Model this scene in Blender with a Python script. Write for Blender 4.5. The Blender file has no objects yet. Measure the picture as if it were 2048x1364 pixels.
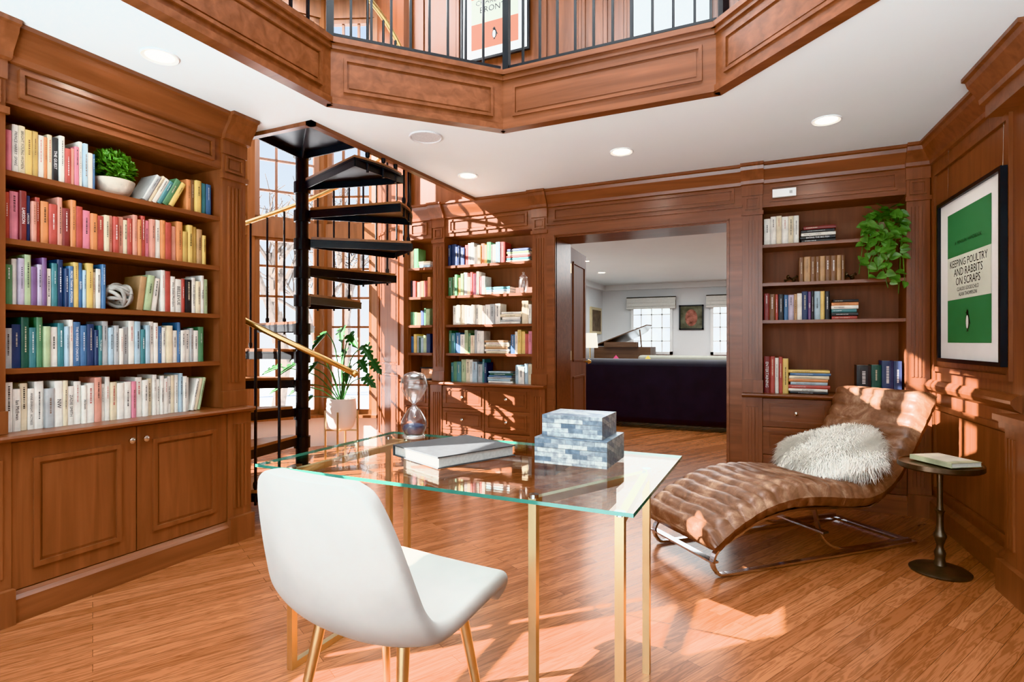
import bpy, math, random
from mathutils import Vector, Matrix
from mathutils.geometry import tessellate_polygon
R=math.radians; rnd=random.Random(5); PI=math.pi
S=bpy.context.scene; COL=S.collection
F=1125.0; YAW=R(25.3); cs=math.cos(YAW); sn=math.sin(YAW); H=1.2
def XY(px,Y):
    t=(px-1024)/F; return Y*(cs*t-sn)/(sn*t+cs)
def YX(px,X):
    t=(px-1024)/F; d=X/(cs*t-sn); return d*(sn*t+cs)
def PZ(px,py,z):
    d=F*(H-z)/(py-682); l=(px-1024)/F*d; return (cs*l-sn*d, sn*l+cs*d)
def PD(px,d):
    l=(px-1024)/F*d; return (cs*l-sn*d, sn*l+cs*d)
# ---------------- materials
MATS={}
def newmat(name):
    m=bpy.data.materials.new(name); m.use_nodes=True; nt=m.node_tree
    return m,nt,nt.nodes['Principled BSDF']
def mat(name,col,rough=.5,metal=0,var=.08,scale=20,bump=0,emit=0,sheen=0):
    if name in MATS: return MATS[name]
    m,nt,b=newmat(name)
    tc=nt.nodes.new('ShaderNodeTexCoord'); n=nt.nodes.new('ShaderNodeTexNoise'); n.inputs['Scale'].default_value=scale; n.inputs['Detail'].default_value=4
    nt.links.new(tc.outputs['Object'],n.inputs['Vector'])
    r=nt.nodes.new('ShaderNodeValToRGB')
    r.color_ramp.elements[0].position=.3; r.color_ramp.elements[1].position=.7
    r.color_ramp.elements[0].color=[max(0,c*(1-var)) for c in col]+[1]; r.color_ramp.elements[1].color=[min(1,c*(1+var)) for c in col]+[1]
    nt.links.new(n.outputs['Fac'],r.inputs['Fac']); nt.links.new(r.outputs['Color'],b.inputs['Base Color'])
    b.inputs['Roughness'].default_value=rough; b.inputs['Metallic'].default_value=metal
    if sheen: b.inputs['Sheen Weight'].default_value=sheen
    if emit:
        nt.links.new(r.outputs['Color'],b.inputs['Emission Color']); b.inputs['Emission Strength'].default_value=emit
    if bump:
        bp=nt.nodes.new('ShaderNodeBump'); bp.inputs['Strength'].default_value=bump; bp.inputs['Distance'].default_value=.01
        nt.links.new(n.outputs['Fac'],bp.inputs['Height']); nt.links.new(bp.outputs['Normal'],b.inputs['Normal'])
    MATS[name]=m; return m
def wood(name,c1,c2,axis,rough=.31,k=1.0):
    m,nt,b=newmat(name)
    tc=nt.nodes.new('ShaderNodeTexCoord'); mp=nt.nodes.new('ShaderNodeMapping')
    sc=[13*k]*3; sc[axis]=.9*k; mp.inputs['Scale'].default_value=sc
    n=nt.nodes.new('ShaderNodeTexNoise'); n.inputs['Scale'].default_value=1.6; n.inputs['Detail'].default_value=7; n.inputs['Distortion'].default_value=.7
    r=nt.nodes.new('ShaderNodeValToRGB'); r.color_ramp.elements[0].position=.25; r.color_ramp.elements[1].position=.75
    r.color_ramp.elements[0].color=list(c1)+[1]; r.color_ramp.elements[1].color=list(c2)+[1]
    nt.links.new(tc.outputs['Object'],mp.inputs['Vector']); nt.links.new(mp.outputs['Vector'],n.inputs['Vector'])
    nt.links.new(n.outputs['Fac'],r.inputs['Fac']); nt.links.new(r.outputs['Color'],b.inputs['Base Color'])
    b.inputs['Roughness'].default_value=rough
    return m
WA=(.125,.043,.0195); WB=(.24,.088,.042)
WX=wood('mahogany_x',WA,WB,0); WY=wood('mahogany_y',WA,WB,1); WZ=wood('mahogany_z',WA,WB,2)
WD=wood('mahogany_dark',(.145,.052,.024),(.235,.086,.041),2,.55)
OAK=wood('oak_tread',(.22,.09,.04),(.36,.16,.075),0)
WFR=wood('window_frame_wood',(.15,.065,.03),(.26,.115,.052),2)
def floor_mat():
    m,nt,b=newmat('oak_floor'); N=nt.nodes.new; L=nt.links.new
    tc=N('ShaderNodeTexCoord'); mp=N('ShaderNodeMapping'); mp.inputs['Rotation'].default_value=(0,0,R(-62))
    L(tc.outputs['Object'],mp.inputs['Vector'])
    br=N('ShaderNodeTexBrick'); br.offset=.37; br.inputs['Scale'].default_value=1; br.inputs['Brick Width'].default_value=1.1; br.inputs['Row Height'].default_value=.062
    br.inputs['Mortar Size'].default_value=.001; br.inputs['Mortar Smooth'].default_value=.3; br.inputs['Bias'].default_value=0
    br.inputs['Color1'].default_value=(.245,.088,.038,1); br.inputs['Color2'].default_value=(.375,.152,.072,1); br.inputs['Mortar'].default_value=(.11,.039,.018,1)
    L(mp.outputs['Vector'],br.inputs['Vector'])
    sep=N('ShaderNodeSeparateColor'); L(br.outputs['Color'],sep.inputs[0]); of=N('ShaderNodeMath'); of.operation='MULTIPLY'; of.inputs[1].default_value=240; L(sep.outputs[0],of.inputs[0])
    cb=N('ShaderNodeCombineXYZ'); L(of.outputs[0],cb.inputs['X']); L(of.outputs[0],cb.inputs['Z']); ad=N('ShaderNodeVectorMath'); ad.operation='ADD'
    m2=N('ShaderNodeMapping'); m2.inputs['Scale'].default_value=(2.0,26,1); L(mp.outputs['Vector'],m2.inputs['Vector']); L(m2.outputs['Vector'],ad.inputs[0]); L(cb.outputs[0],ad.inputs[1])
    n=N('ShaderNodeTexNoise'); n.inputs['Scale'].default_value=1.3; n.inputs['Detail'].default_value=5; n.inputs['Distortion'].default_value=.8; L(ad.outputs[0],n.inputs['Vector'])
    wv=N('ShaderNodeMath'); wv.operation='MULTIPLY'; wv.inputs[1].default_value=38; L(n.outputs['Fac'],wv.inputs[0]); si=N('ShaderNodeMath'); si.operation='SINE'; L(wv.outputs[0],si.inputs[0])
    r=N('ShaderNodeValToRGB'); r.color_ramp.elements[0].position=.0; r.color_ramp.elements[1].position=.75
    r.color_ramp.elements[0].color=(.74,.70,.67,1); r.color_ramp.elements[1].color=(1.05,1.05,1.05,1)
    mr=N('ShaderNodeMapRange'); mr.inputs['From Min'].default_value=-1; L(si.outputs[0],mr.inputs['Value']); L(mr.outputs['Result'],r.inputs['Fac'])
    mx=N('ShaderNodeMixRGB'); mx.blend_type='MULTIPLY'; mx.inputs['Fac'].default_value=1; L(br.outputs['Color'],mx.inputs['Color1']); L(r.outputs['Color'],mx.inputs['Color2'])
    L(mx.outputs['Color'],b.inputs['Base Color']); b.inputs['Roughness'].default_value=.25
    return m
FLOOR=floor_mat()
def leather_mat():
    m,nt,b=newmat('brown_leather'); N=nt.nodes.new; L=nt.links.new
    tc=N('ShaderNodeTexCoord'); n=N('ShaderNodeTexNoise'); n.inputs['Scale'].default_value=8; n.inputs['Detail'].default_value=9; n.inputs['Roughness'].default_value=.7; n.inputs['Distortion'].default_value=.7
    r=N('ShaderNodeValToRGB'); e=r.color_ramp.elements; e[0].position=.33; e[0].color=(.10,.044,.024,1); e[1].position=.71; e[1].color=(.46,.30,.20,1); q=e.new(.52); q.color=(.21,.10,.058,1)
    L(tc.outputs['Object'],n.inputs['Vector']); L(n.outputs['Fac'],r.inputs['Fac']); L(r.outputs['Color'],b.inputs['Base Color']); b.inputs['Roughness'].default_value=.36
    bp=N('ShaderNodeBump'); bp.inputs['Strength'].default_value=.3; bp.inputs['Distance'].default_value=.008; L(n.outputs['Fac'],bp.inputs['Height']); L(bp.outputs['Normal'],b.inputs['Normal']); return m
LEA=leather_mat()
def glass_mat(name,tint,k=.6,base=.03,rough=.01,power=4):
    m=bpy.data.materials.new(name); m.use_nodes=True; nt=m.node_tree; nt.nodes.remove(nt.nodes['Principled BSDF']); N=nt.nodes.new; L=nt.links.new
    out=nt.nodes['Material Output']; tr=N('ShaderNodeBsdfTransparent'); gl=N('ShaderNodeBsdfGlossy'); gl.inputs['Roughness'].default_value=rough
    no=N('ShaderNodeTexNoise'); no.inputs['Scale'].default_value=1; cr_=N('ShaderNodeValToRGB'); cr_.color_ramp.elements[0].color=list(tint)+[1]; cr_.color_ramp.elements[1].color=[min(1,t*1.02) for t in tint]+[1]
    L(no.outputs['Fac'],cr_.inputs['Fac']); L(cr_.outputs['Color'],tr.inputs['Color'])
    lw=N('ShaderNodeLayerWeight'); lw.inputs['Blend'].default_value=.5; pw=N('ShaderNodeMath'); pw.operation='POWER'; pw.inputs[1].default_value=power; L(lw.outputs['Facing'],pw.inputs[0])
    ma=N('ShaderNodeMath'); ma.operation='MULTIPLY_ADD'; ma.inputs[1].default_value=k; ma.inputs[2].default_value=base
    L(pw.outputs[0],ma.inputs[0]); mx=N('ShaderNodeMixShader'); L(ma.outputs[0],mx.inputs[0]); L(tr.outputs[0],mx.inputs[1]); L(gl.outputs[0],mx.inputs[2]); L(mx.outputs[0],out.inputs['Surface'])
    return m
GL_TOP=glass_mat('desk_glass',(.95,.985,.97),.42,.03); GL_EDGE=mat('glass_edge',(.05,.19,.15),.1,0,.1,5)
GL_WIN=glass_mat('window_glass',(.98,.985,.99),.05,.0); GL_HG=glass_mat('blown_glass',(.985,.99,.995),.95,.12,.22,1.6)
WHITE=mat('white_paint',(.79,.81,.81),.6,0,.015,3); CEIL=mat('ceiling_paint',(.81,.88,.89),.7,0,.01,2)
GREYW=mat('living_wall_paint',(.72,.74,.75),.7,0,.015,2)
BLACK=mat('black_steel',(.014,.015,.017),.38,.3,.2,8); BRASS=mat('brass',(.72,.52,.24),.28,1,.1,10); GOLD=mat('champagne_gold',(.80,.67,.42),.33,1,.05,10)
CHROME=mat('chrome',(.75,.75,.77),.12,1,.05,6); NICK=mat('nickel_knob',(.65,.62,.56),.2,1,.05,6); BRONZE=mat('dark_bronze',(.10,.075,.055),.4,.85,.25,25)
CREAMF=mat('cream_velvet',(.40,.38,.355),.95,0,.10,5,.06,0,.06); PAGE=mat('page_paper',(.78,.75,.67),.8,0,.05,60)
LEAF2=mat('pothos_green',(.075,.17,.035),.42,0,.5,16); LEAF3=mat('monstera_green',(.028,.095,.025),.4,0,.4,5); LEAFB=mat('topiary_green',(.09,.21,.032),.5,0,.6,25)
INK=mat('black_ink',(.02,.02,.022),.6,0,.1,10); PAPERW=mat('white_paper',(.78,.78,.77),.7,0,.02,10)
# ---------------- mesh builder
class MB:
    def __init__(s): s.v=[]; s.f=[]
    def add(s,vs,fs):
        n=len(s.v); s.v+=[tuple(v) for v in vs]; s.f+=[tuple(i+n for i in f) for f in fs]; return s
    def box(s,x0,x1,y0,y1,z0,z1):
        return s.add([(x0,y0,z0),(x1,y0,z0),(x1,y1,z0),(x0,y1,z0),(x0,y0,z1),(x1,y0,z1),(x1,y1,z1),(x0,y1,z1)],[(3,2,1,0),(4,5,6,7),(0,1,5,4),(1,2,6,5),(2,3,7,6),(3,0,4,7)])
    def prism(s,poly,z0,z1):
        n=len(poly); return s.add([(x,y,z0) for x,y in poly]+[(x,y,z1) for x,y in poly],[tuple(range(n))[::-1],tuple(range(n,2*n))]+[(i,(i+1)%n,n+(i+1)%n,n+i) for i in range(n)])
    def prof(s,poly,x0,x1):
        n=len(poly); return s.add([(x0,y,z) for y,z in poly]+[(x1,y,z) for y,z in poly],[tuple(range(n))[::-1],tuple(range(n,2*n))]+[(i,(i+1)%n,n+(i+1)%n,n+i) for i in range(n)])
    def strip(s,pts,y0,y1,t):
        vs=[];n=len(pts)
        for i,(x,z) in enumerate(pts):
            a=pts[max(0,i-1)]; b=pts[min(n-1,i+1)]; dx,dz=b[0]-a[0],b[1]-a[1]; l=math.hypot(dx,dz) or 1; nx,nz=-dz/l*t/2,dx/l*t/2
            vs+=[(x+nx,y0,z+nz),(x+nx,y1,z+nz),(x-nx,y1,z-nz),(x-nx,y0,z-nz)]
        fs=[(0,1,2,3),tuple(4*(n-1)+k for k in (3,2,1,0))]
        for i in range(n-1):
            for k in range(4): fs.append((4*i+k,4*i+(k+1)%4,4*i+4+(k+1)%4,4*i+4+k))
        return s.add(vs,fs)
    def tube(s,pts,r,n=8):
        pts=[Vector(p) for p in pts]; m=len(pts); rs=r if isinstance(r,(list,tuple)) else [r]*m
        u=None; vs=[]
        for i,p in enumerate(pts):
            t=(pts[min(m-1,i+1)]-pts[max(0,i-1)]).normalized()
            if u is None: u=t.orthogonal().normalized()
            u=(u-t*u.dot(t)); u=u.normalized() if u.length>1e-6 else t.orthogonal().normalized()
            w=t.cross(u)
            for k in range(n):
                a=2*PI*k/n; vs.append(p+(u*math.cos(a)+w*math.sin(a))*rs[i])
        fs=[tuple(range(n))[::-1],tuple(range((m-1)*n,m*n))]
        for i in range(m-1):
            for k in range(n): fs.append((i*n+k,i*n+(k+1)%n,i*n+n+(k+1)%n,i*n+n+k))
        return s.add(vs,fs)
    def bar(s,p,q,w,h=None):
        h=h or w; p=Vector(p);q=Vector(q); t=(q-p).normalized(); u=Vector((0,0,1)).cross(t)
        u=u.normalized() if u.length>1e-4 else Vector((1,0,0)); v=t.cross(u); vs=[]
        for e in (p,q):
            for a,b in ((-1,-1),(1,-1),(1,1),(-1,1)): vs.append(e+u*a*w/2+v*b*h/2)
        return s.add(vs,[(3,2,1,0),(4,5,6,7),(0,1,5,4),(1,2,6,5),(2,3,7,6),(3,0,4,7)])
    def lathe(s,prof,n=28,c=(0,0,0)):
        vs=[]; m=len(prof)
        for r,z in prof:
            for k in range(n): a=2*PI*k/n; vs.append((c[0]+r*math.cos(a),c[1]+r*math.sin(a),c[2]+z))
        fs=[]
        for i in range(m-1):
            for k in range(n): fs.append((i*n+k,i*n+(k+1)%n,i*n+n+(k+1)%n,i*n+n+k))
        if prof[0][0]>1e-4: fs.append(tuple(range(n))[::-1])
        if prof[-1][0]>1e-4: fs.append(tuple(range((m-1)*n,m*n)))
        return s.add(vs,fs)
    def xf(s,M): s.v=[tuple(M@Vector(v)) for v in s.v]; return s
    def build(s,name,m,parent=None,loc=None,rot=None,smooth=0,mw=None,fix=True):
        import bmesh
        me=bpy.data.meshes.new(name); me.from_pydata(s.v,[],s.f)
        if fix:
            bm=bmesh.new(); bm.from_mesh(me); bmesh.ops.recalc_face_normals(bm,faces=bm.faces); bm.to_mesh(me); bm.free()
        me.materials.append(m)
        if smooth:
            me.polygons.foreach_set('use_smooth',[True]*len(me.polygons)); me.set_sharp_from_angle(angle=R(smooth))
        o=bpy.data.objects.new(name,me); COL.objects.link(o)
        if parent: o.parent=parent
        if mw is not None: o.matrix_world=mw
        if loc is not None: o.location=loc
        if rot is not None: o.rotation_euler=(0,0,rot) if not isinstance(rot,tuple) else rot
        return o
def tag(o,label,cat,group=None):
    o['label']=label; o['category']=cat
    if group: o['group']=group
    return o
def thing(name,label,cat,loc=(0,0,0),rot=0,group=None):
    o=bpy.data.objects.new(name,None); COL.objects.link(o); o.empty_display_size=.1; o.location=loc
    o.rotation_euler=rot if isinstance(rot,tuple) else (0,0,rot)
    return tag(o,label,cat,group)
def struct(mb,name,m,parent=None,**k):
    o=mb.build(name,m,parent,**k); 
    if not parent: o['kind']='structure'
    return o
def cr(pts,n):
    out=[]; m=len(pts)
    for i in range(m-1):
        p0,p1,p2,p3=pts[max(0,i-1)],pts[i],pts[i+1],pts[min(m-1,i+2)]
        for k in range(n):
            t=k/n; out.append(tuple(.5*(2*b+(c-a)*t+(2*a-5*b+4*c-d)*t*t+(3*b-a-3*c+d)*t**3) for a,b,c,d in zip(p0,p1,p2,p3)))
    out.append(tuple(pts[-1])); return out
def TM(loc,rot=0): return Matrix.Translation(loc)@Matrix.Rotation(rot,4,'Z')
def text_pts(body):
    c=bpy.data.curves.new('t','FONT'); c.body=body; c.size=1; c.align_x='CENTER'; c.resolution_u=2
    o=bpy.data.objects.new('t',c); COL.objects.link(o); dg=bpy.context.evaluated_depsgraph_get()
    me=bpy.data.meshes.new_from_object(o.evaluated_get(dg))
    v=[tuple(x.co) for x in me.vertices]; f=[tuple(p.vertices) for p in me.polygons]
    bpy.data.objects.remove(o); bpy.data.meshes.remove(me)
    xs=[a[0] for a in v]; ys=[a[1] for a in v]; w=max(xs)-min(xs); h=max(ys)-min(ys); cx=(max(xs)+min(xs))/2; cy=(max(ys)+min(ys))/2
    return [(a[0]-cx,a[1]-cy) for a in v],f,w,h
TC={}
def text(mb,body,cx,cz,y,maxw,maxh,vertical=False):
    if body not in TC: TC[body]=text_pts(body)
    v,f,w,h=TC[body]; k=min(maxw/w,maxh/h)
    if vertical: mb.add([(cx+b*k,y,cz-a*k) for a,b in v],f)
    else: mb.add([(cx+a*k,y,cz+b*k) for a,b in v],f)
    return mb
def panel(mb,x0,x1,z0,z1,y,w=.02,p=.012):
    mb.box(x0,x1,y-p,y,z1-w,z1); mb.box(x0,x1,y-p,y,z0,z0+w); mb.box(x0,x0+w,y-p,y,z0+w,z1-w); mb.box(x1-w,x1,y-p,y,z0+w,z1-w)
    w2=w+.012
    mb.box(x0+w2,x1-w2,y-p*.35,y,z0+w2,z1-w2)
    return mb
CROWN=[(0,2.40),(-.018,2.405),(-.022,2.43),(-.035,2.45),(-.07,2.50),(-.078,2.525),(-.095,2.53),(-.095,2.549),(.04,2.549),(.04,2.40)]
CZ=2.55
# ---------------- camera
cam=bpy.data.cameras.new('camera'); co=bpy.data.objects.new('camera',cam); COL.objects.link(co); cam.sensor_width=36; cam.lens=36*F/2048; cam.clip_start=.05
co.location=(0,0,H); co.rotation_euler=(R(90),0,YAW); S.camera=co
# ---------------- shell
RW=math.atan2(-1,.0813); RWL=(.95,4.73,0)
TUR=[(-4.2,2.5),(-4.95,2.85),(-5.3,3.5),(-5.2,4.3),(-4.75,4.95),(-4.15,5.2)]
fm=MB()
fm.add([(-3.4,-2.8,0),(1.8,-2.8,0),(.9,5.1,0),(-3.4,5.1,0)],[(0,1,2,3)])
tp=[(-3.4,2.45)]+TUR+[(-3.4,5.1)]
fm.add([(x,y,0) for x,y in tp],[tuple(range(len(tp)))])
fm.add([(-4,5.1,0),(4,5.1,0),(4,13.2,0),(-4,13.2,0)],[(0,1,2,3)])
struct(fm,'floor',FLOOR)
OCT=[(-2.27,1.1),(-2.27,2.42),(-1.57,3.19),(-.30,3.19),(.42,2.47),(.42,1.1),(-.30,.35),(-1.57,.35)]
outer=[(-3.35,-2.75),(1.65,-2.75),(.97,5.0),(-2.58,5.0),(-2.58,2.6),(-3.35,2.6)]
def holed(z):
    vs=[Vector((x,y,z)) for x,y in outer]; hs=[Vector((x,y,z)) for x,y in OCT]
    return [tuple(v) for v in vs+hs],[tuple(t) for t in tessellate_polygon([vs,hs])]
cm=MB(); cm.add(*holed(CZ)); cm.add(*holed(2.86)); struct(cm,'ceiling',CEIL,fix=False)
struct(MB().box(-3.45,2,-2.9,2.45,5.2,5.3).box(-5.6,2,2.45,5.4,5.2,5.3),'ceiling_upper',CEIL)
def wallY(mb,x0,x1,y0,y1,z0,z1,holes):
    ys=sorted({y0,y1}|{h[0] for h in holes}|{h[1] for h in holes})
    for a,b in zip(ys[:-1],ys[1:]):
        hh=[h for h in holes if h[0]<=a and h[1]>=b]
        zs=[z0]
        for h in sorted(hh,key=lambda h:h[2]): zs+=[h[2],h[3]]
        zs.append(z1)
        for i in range(0,len(zs),2):
            if zs[i+1]>zs[i]: mb.box(x0,x1,a,b,zs[i],zs[i+1])
lw=MB()
wallY(lw,-3.10,-3.01,-2.8,1.09,0,2.86,[(-.56,.05,1.1,2.5),(.08,.20,1.1,1.92),(.23,.5,2.15,2.48)])
lw.box(-3.42,-3.31,1.0,2.5,0,2.86).box(-3.42,-3.01,1.0,1.09,0,2.86)
wallY(lw,-3.42,-3.31,-2.8,2.5,2.86,5.2,[(-.5,.72,3.05,4.38)])
struct(lw,'wall_left',WZ)
struct(MB().box(-4.25,-3.31,2.42,2.5,0,5.2),'wall_left_return',WZ)
struct(MB().box(-3.42,1.8,-2.9,-2.8,0,5.2),'wall_behind',WHITE)
bw=MB(); Yb=5.03
xa,xb=-1.84,-.33
bw.box(-3.45,xa,Yb,Yb+.08,0,2.7); bw.box(xb,1.0,Yb,Yb+.08,0,2.7); bw.box(xa,xb,Yb,Yb+.08,2.14,2.7); struct(bw,'wall_back',WZ)
ub=MB().box(-3.45,1.05,4.82,4.9,2.55,5.2)
for x0,x1 in ((-3.3,-2.85),(-1.95,-1.35),(-.4,.2),(.3,.85)): panel(ub,x0,x1,3.0,4.9,4.82,.03,.02)
for x in (-1.62,-1.18,-.42): 
    ub.box(x-.07,x+.07,4.79,4.82,2.86,5.0)
    for k in (-.03,0,.03): ub.box(x+k-.008,x+k+.008,4.782,4.79,2.95,4.9)
ub.box(-2.58,1.05,4.80,4.82,2.86,3.0)
struct(ub,'wall_upper_back',WZ)
MR=TM(RWL,RW)
rw=MB().box(-.1,7.6,0,.1,0,5.2)
panel(rw,.10,1.18,1.0,2.33,0,.03,.018); panel(rw,.10,1.18,.2,.78,0,.03,.018)
rw.prof([(0,.85),(-.03,.87),(-.045,.895),(-.045,.91),(-.02,.935),(0,.94)],0,1.27)
struct(rw.xf(MR),'wall_right',WZ)
struct(MB().prof([(0,0),(-.03,0),(-.03,.12),(-.018,.135),(0,.15)],0,1.27).xf(MR),'baseboard_right',WX)
struct(MB().prof(CROWN,-.05,7.5).box(1.12,1.6,-.09,0,2.33,2.45).prof([(y-.09,z) for y,z in CROWN],1.1,1.7).xf(MR),'trim_1',WX)
tb=MB().box(1.28,1.75,-.07,0,.15,.82).box(1.26,1.78,-.10,0,0,.15).box(1.25,1.8,-.11,0,.82,.85).box(1.265,1.78,-.09,0,.785,.82)
for k in (1.315,1.345,1.375): tb.box(k-.008,k+.008,-.078,-.07,.22,.74)
struct(tb.xf(MR),'trim_2',WZ)
# doorway surround
dx0,dx1=XY(1095,4.73),XY(1485,4.73); jx0,jx1=-1.80,-.365
t3=MB().box(dx0,jx0,-.015,.02,0,2.14).box(jx1,dx1,-.015,.02,0,2.14).box(dx0,dx1,-.015,.02,2.14,2.24)
t3.box(dx0,dx1,-.03,.02,2.235,2.255); t3.box(jx0-.02,jx0-.005,-.025,-.01,0,2.15); t3.box(jx1+.005,jx1+.02,-.025,-.01,0,2.15); t3.box(jx0-.02,jx1+.02,-.025,-.01,2.145,2.16)
t3.box(dx0,dx1,0,.03,2.24,2.42); panel(t3,dx0+.06,dx1-.06,2.275,2.39,0,.018,.014); t3.prof(CROWN,dx0,dx1)
t3.box(jx0-.03,jx0,.0,.4,0,2.14); t3.box(jx1,jx1+.03,.0,.4,0,2.14); t3.box(jx0,jx1,.0,.4,2.13,2.16)
struct(t3,'trim_3',WX,loc=(0,4.73,0))
def door(n,hx,sgn,ro):
    d=MB().box(-.02,.02,0,.68,.01,2.11)
    for s in (-1,1):
        for z0,z1 in ((.15,.85),(1.0,1.98)):
            x=.02*s
            for a in ((.1,.6,z1-.02,z1),(.1,.6,z0,z0+.02),(.1,.12,z0,z1),(.58,.6,z0,z1)): d.box(min(x,x+.01*s),max(x,x+.01*s),a[0],a[1],a[2],a[3])
    o=struct(d,'door_%d'%n,WD,loc=(hx,5.14,0),rot=ro)
    for z in (.25,1.06,1.9): MB().box(sgn*.02,sgn*.028,-.015,.015,z-.045,z+.045).build('hinge',BRASS,o)
    for s in (-1,1): MB().tube([(s*.02,.64,.98),(s*.045,.64,.98),(s*.055,.64,.98),(s*.085,.64,.98)],[.008,.01,.026,.012],10).build('door_knob',BRASS,o,smooth=50)
door(1,-1.83,1,R(5)); door(2,-.345,-1,R(0))
# balcony fascia and railing
edges=[(OCT[i],OCT[(i+1)%8]) for i in range(8)]
def efr(p,q):
    a=math.atan2(q[1]-p[1],q[0]-p[0]); return TM((p[0],p[1],0),a),math.hypot(q[0]-p[0],q[1]-p[1])
fa=MB()
for p,q in edges:
    M,L=efr(p,q); m=MB().box(-.02,L+.02,0,.05,2.53,2.88).box(-.0,L,-.018,0,2.53,2.565); panel(m,.07,L-.07,2.605,2.80,0,.018,.012)
    m.box(-.01,L+.01,-.03,.13,2.87,2.90).box(0,L,-.015,0,2.84,2.87); fa.add(*(lambda b:(b.v,b.f))(m.xf(M)))
struct(fa,'trim_4',WX)
rail=thing('balcony_railing','black metal balcony railing around the octagonal opening overhead','railing',(-.93,1.8,2.9))
inv=Matrix.Translation((.93,-1.8,-2.9))
for i,(p,q) in enumerate(edges[:5]):
    M,L=efr(p,q); M=inv@M
    MB().box(0,L,.04,.06,2.94,2.955).xf(M).build('bottom_rail',BLACK,rail); MB().box(0,L,.03,.07,3.83,3.86).xf(M).build('top_rail',BLACK,rail)
    n=int(L/.115)
    for k in range(1,n): MB().box(L*k/n-.007,L*k/n+.007,.043,.057,2.955,3.83).xf(M).build('baluster',BLACK,rail)
    MB().box(-.02,.02,.03,.07,2.9,3.83).xf(M).build('newel_post',BLACK,rail)
struct(MB().box(-2.62,-2.575,2.58,4.82,2.525,2.9).box(-3.31,-2.575,2.58,2.62,2.525,2.9),'trim_5',WY)
# ---------------- turret windows
WN=[0]
def window(p,q,z0,z1,cols,rows,m=WFR,mu=.026,fr=.055):
    WN[0]+=1; a=math.atan2(q[1]-p[1],q[0]-p[0]); L=math.hypot(q[0]-p[0],q[1]-p[1])
    w=MB().box(0,L,-.03,.03,z0,z0+fr).box(0,L,-.03,.03,z1-fr,z1).box(0,fr,-.03,.03,z0,z1).box(L-fr,L,-.03,.03,z0,z1)
    for i in range(1,cols): x=L*i/cols; w.box(x-mu/2,x+mu/2,-.015,.015,z0,z1)
    for i in range(1,rows): z=z0+(z1-z0)*i/rows; w.box(0,L,-.015,.015,z-mu/2,z+mu/2)
    o=struct(w,'window_%d'%WN[0],m,loc=(p[0],p[1],0),rot=a)
    MB().box(fr,L-fr,-.002,.002,z0+fr,z1-fr).build('pane',GL_WIN,o)
tw=MB(); tt=MB()
for p,q in zip(TUR[:-1],TUR[1:]):
    a=math.atan2(q[1]-p[1],q[0]-p[0]); L=math.hypot(q[0]-p[0],q[1]-p[1]); M=TM((p[0],p[1],0),a)
    e=.055; pp=(p[0]+(q[0]-p[0])*e/L,p[1]+(q[1]-p[1])*e/L); qq=(q[0]-(q[0]-p[0])*e/L,q[1]-(q[1]-p[1])*e/L)
    window(pp,qq,.36,2.36,3,6); window(pp,qq,2.52,4.9,3,7)
    b=MB().box(0,L,-.05,.05,0,.33); tw.add(b.xf(M).v,b.f)
    b=MB().box(0,L,-.05,.05,2.34,2.54).box(0,L,-.05,.05,4.9,5.2).box(0,L,-.12,.05,.33,.36); tt.add(b.xf(M).v,b.f)
for p in TUR:
    tt.box(p[0]-.06,p[0]+.06,p[1]-.06,p[1]+.06,.33,5.2)
struct(tw,'wall_turret',WHITE); struct(tt,'trim_6',WFR)
a=math.atan2(5.2-4.75,-4.15+3.43); L=math.hypot(.72,.45)
struct(panel(panel(MB().box(0,L,-.04,.04,0,5.2),.12,L-.12,.95,2.4,.04,.02,-.015),.12,L-.12,.15,.85,.04,.02,-.015),'wall_turret_return',WZ,loc=(-3.43,4.75,0),rot=a)
window((-3.055,-.56),(-3.055,.05),1.1,2.5,1,3,mu=.05,fr=.02); window((-3.055,.08),(-3.055,.20),1.1,1.92,1,2,mu=.03,fr=.015); window((-3.055,.23),(-3.055,.5),2.15,2.48,1,1,fr=.025)  # out of view; the two small openings are added to steer sun patches
for y0,y1 in ((-.5,.10),(.12,.72)): window((-3.36,y0),(-3.36,y1),3.05,4.38,2,4,mu=.035,fr=.07)
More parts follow.
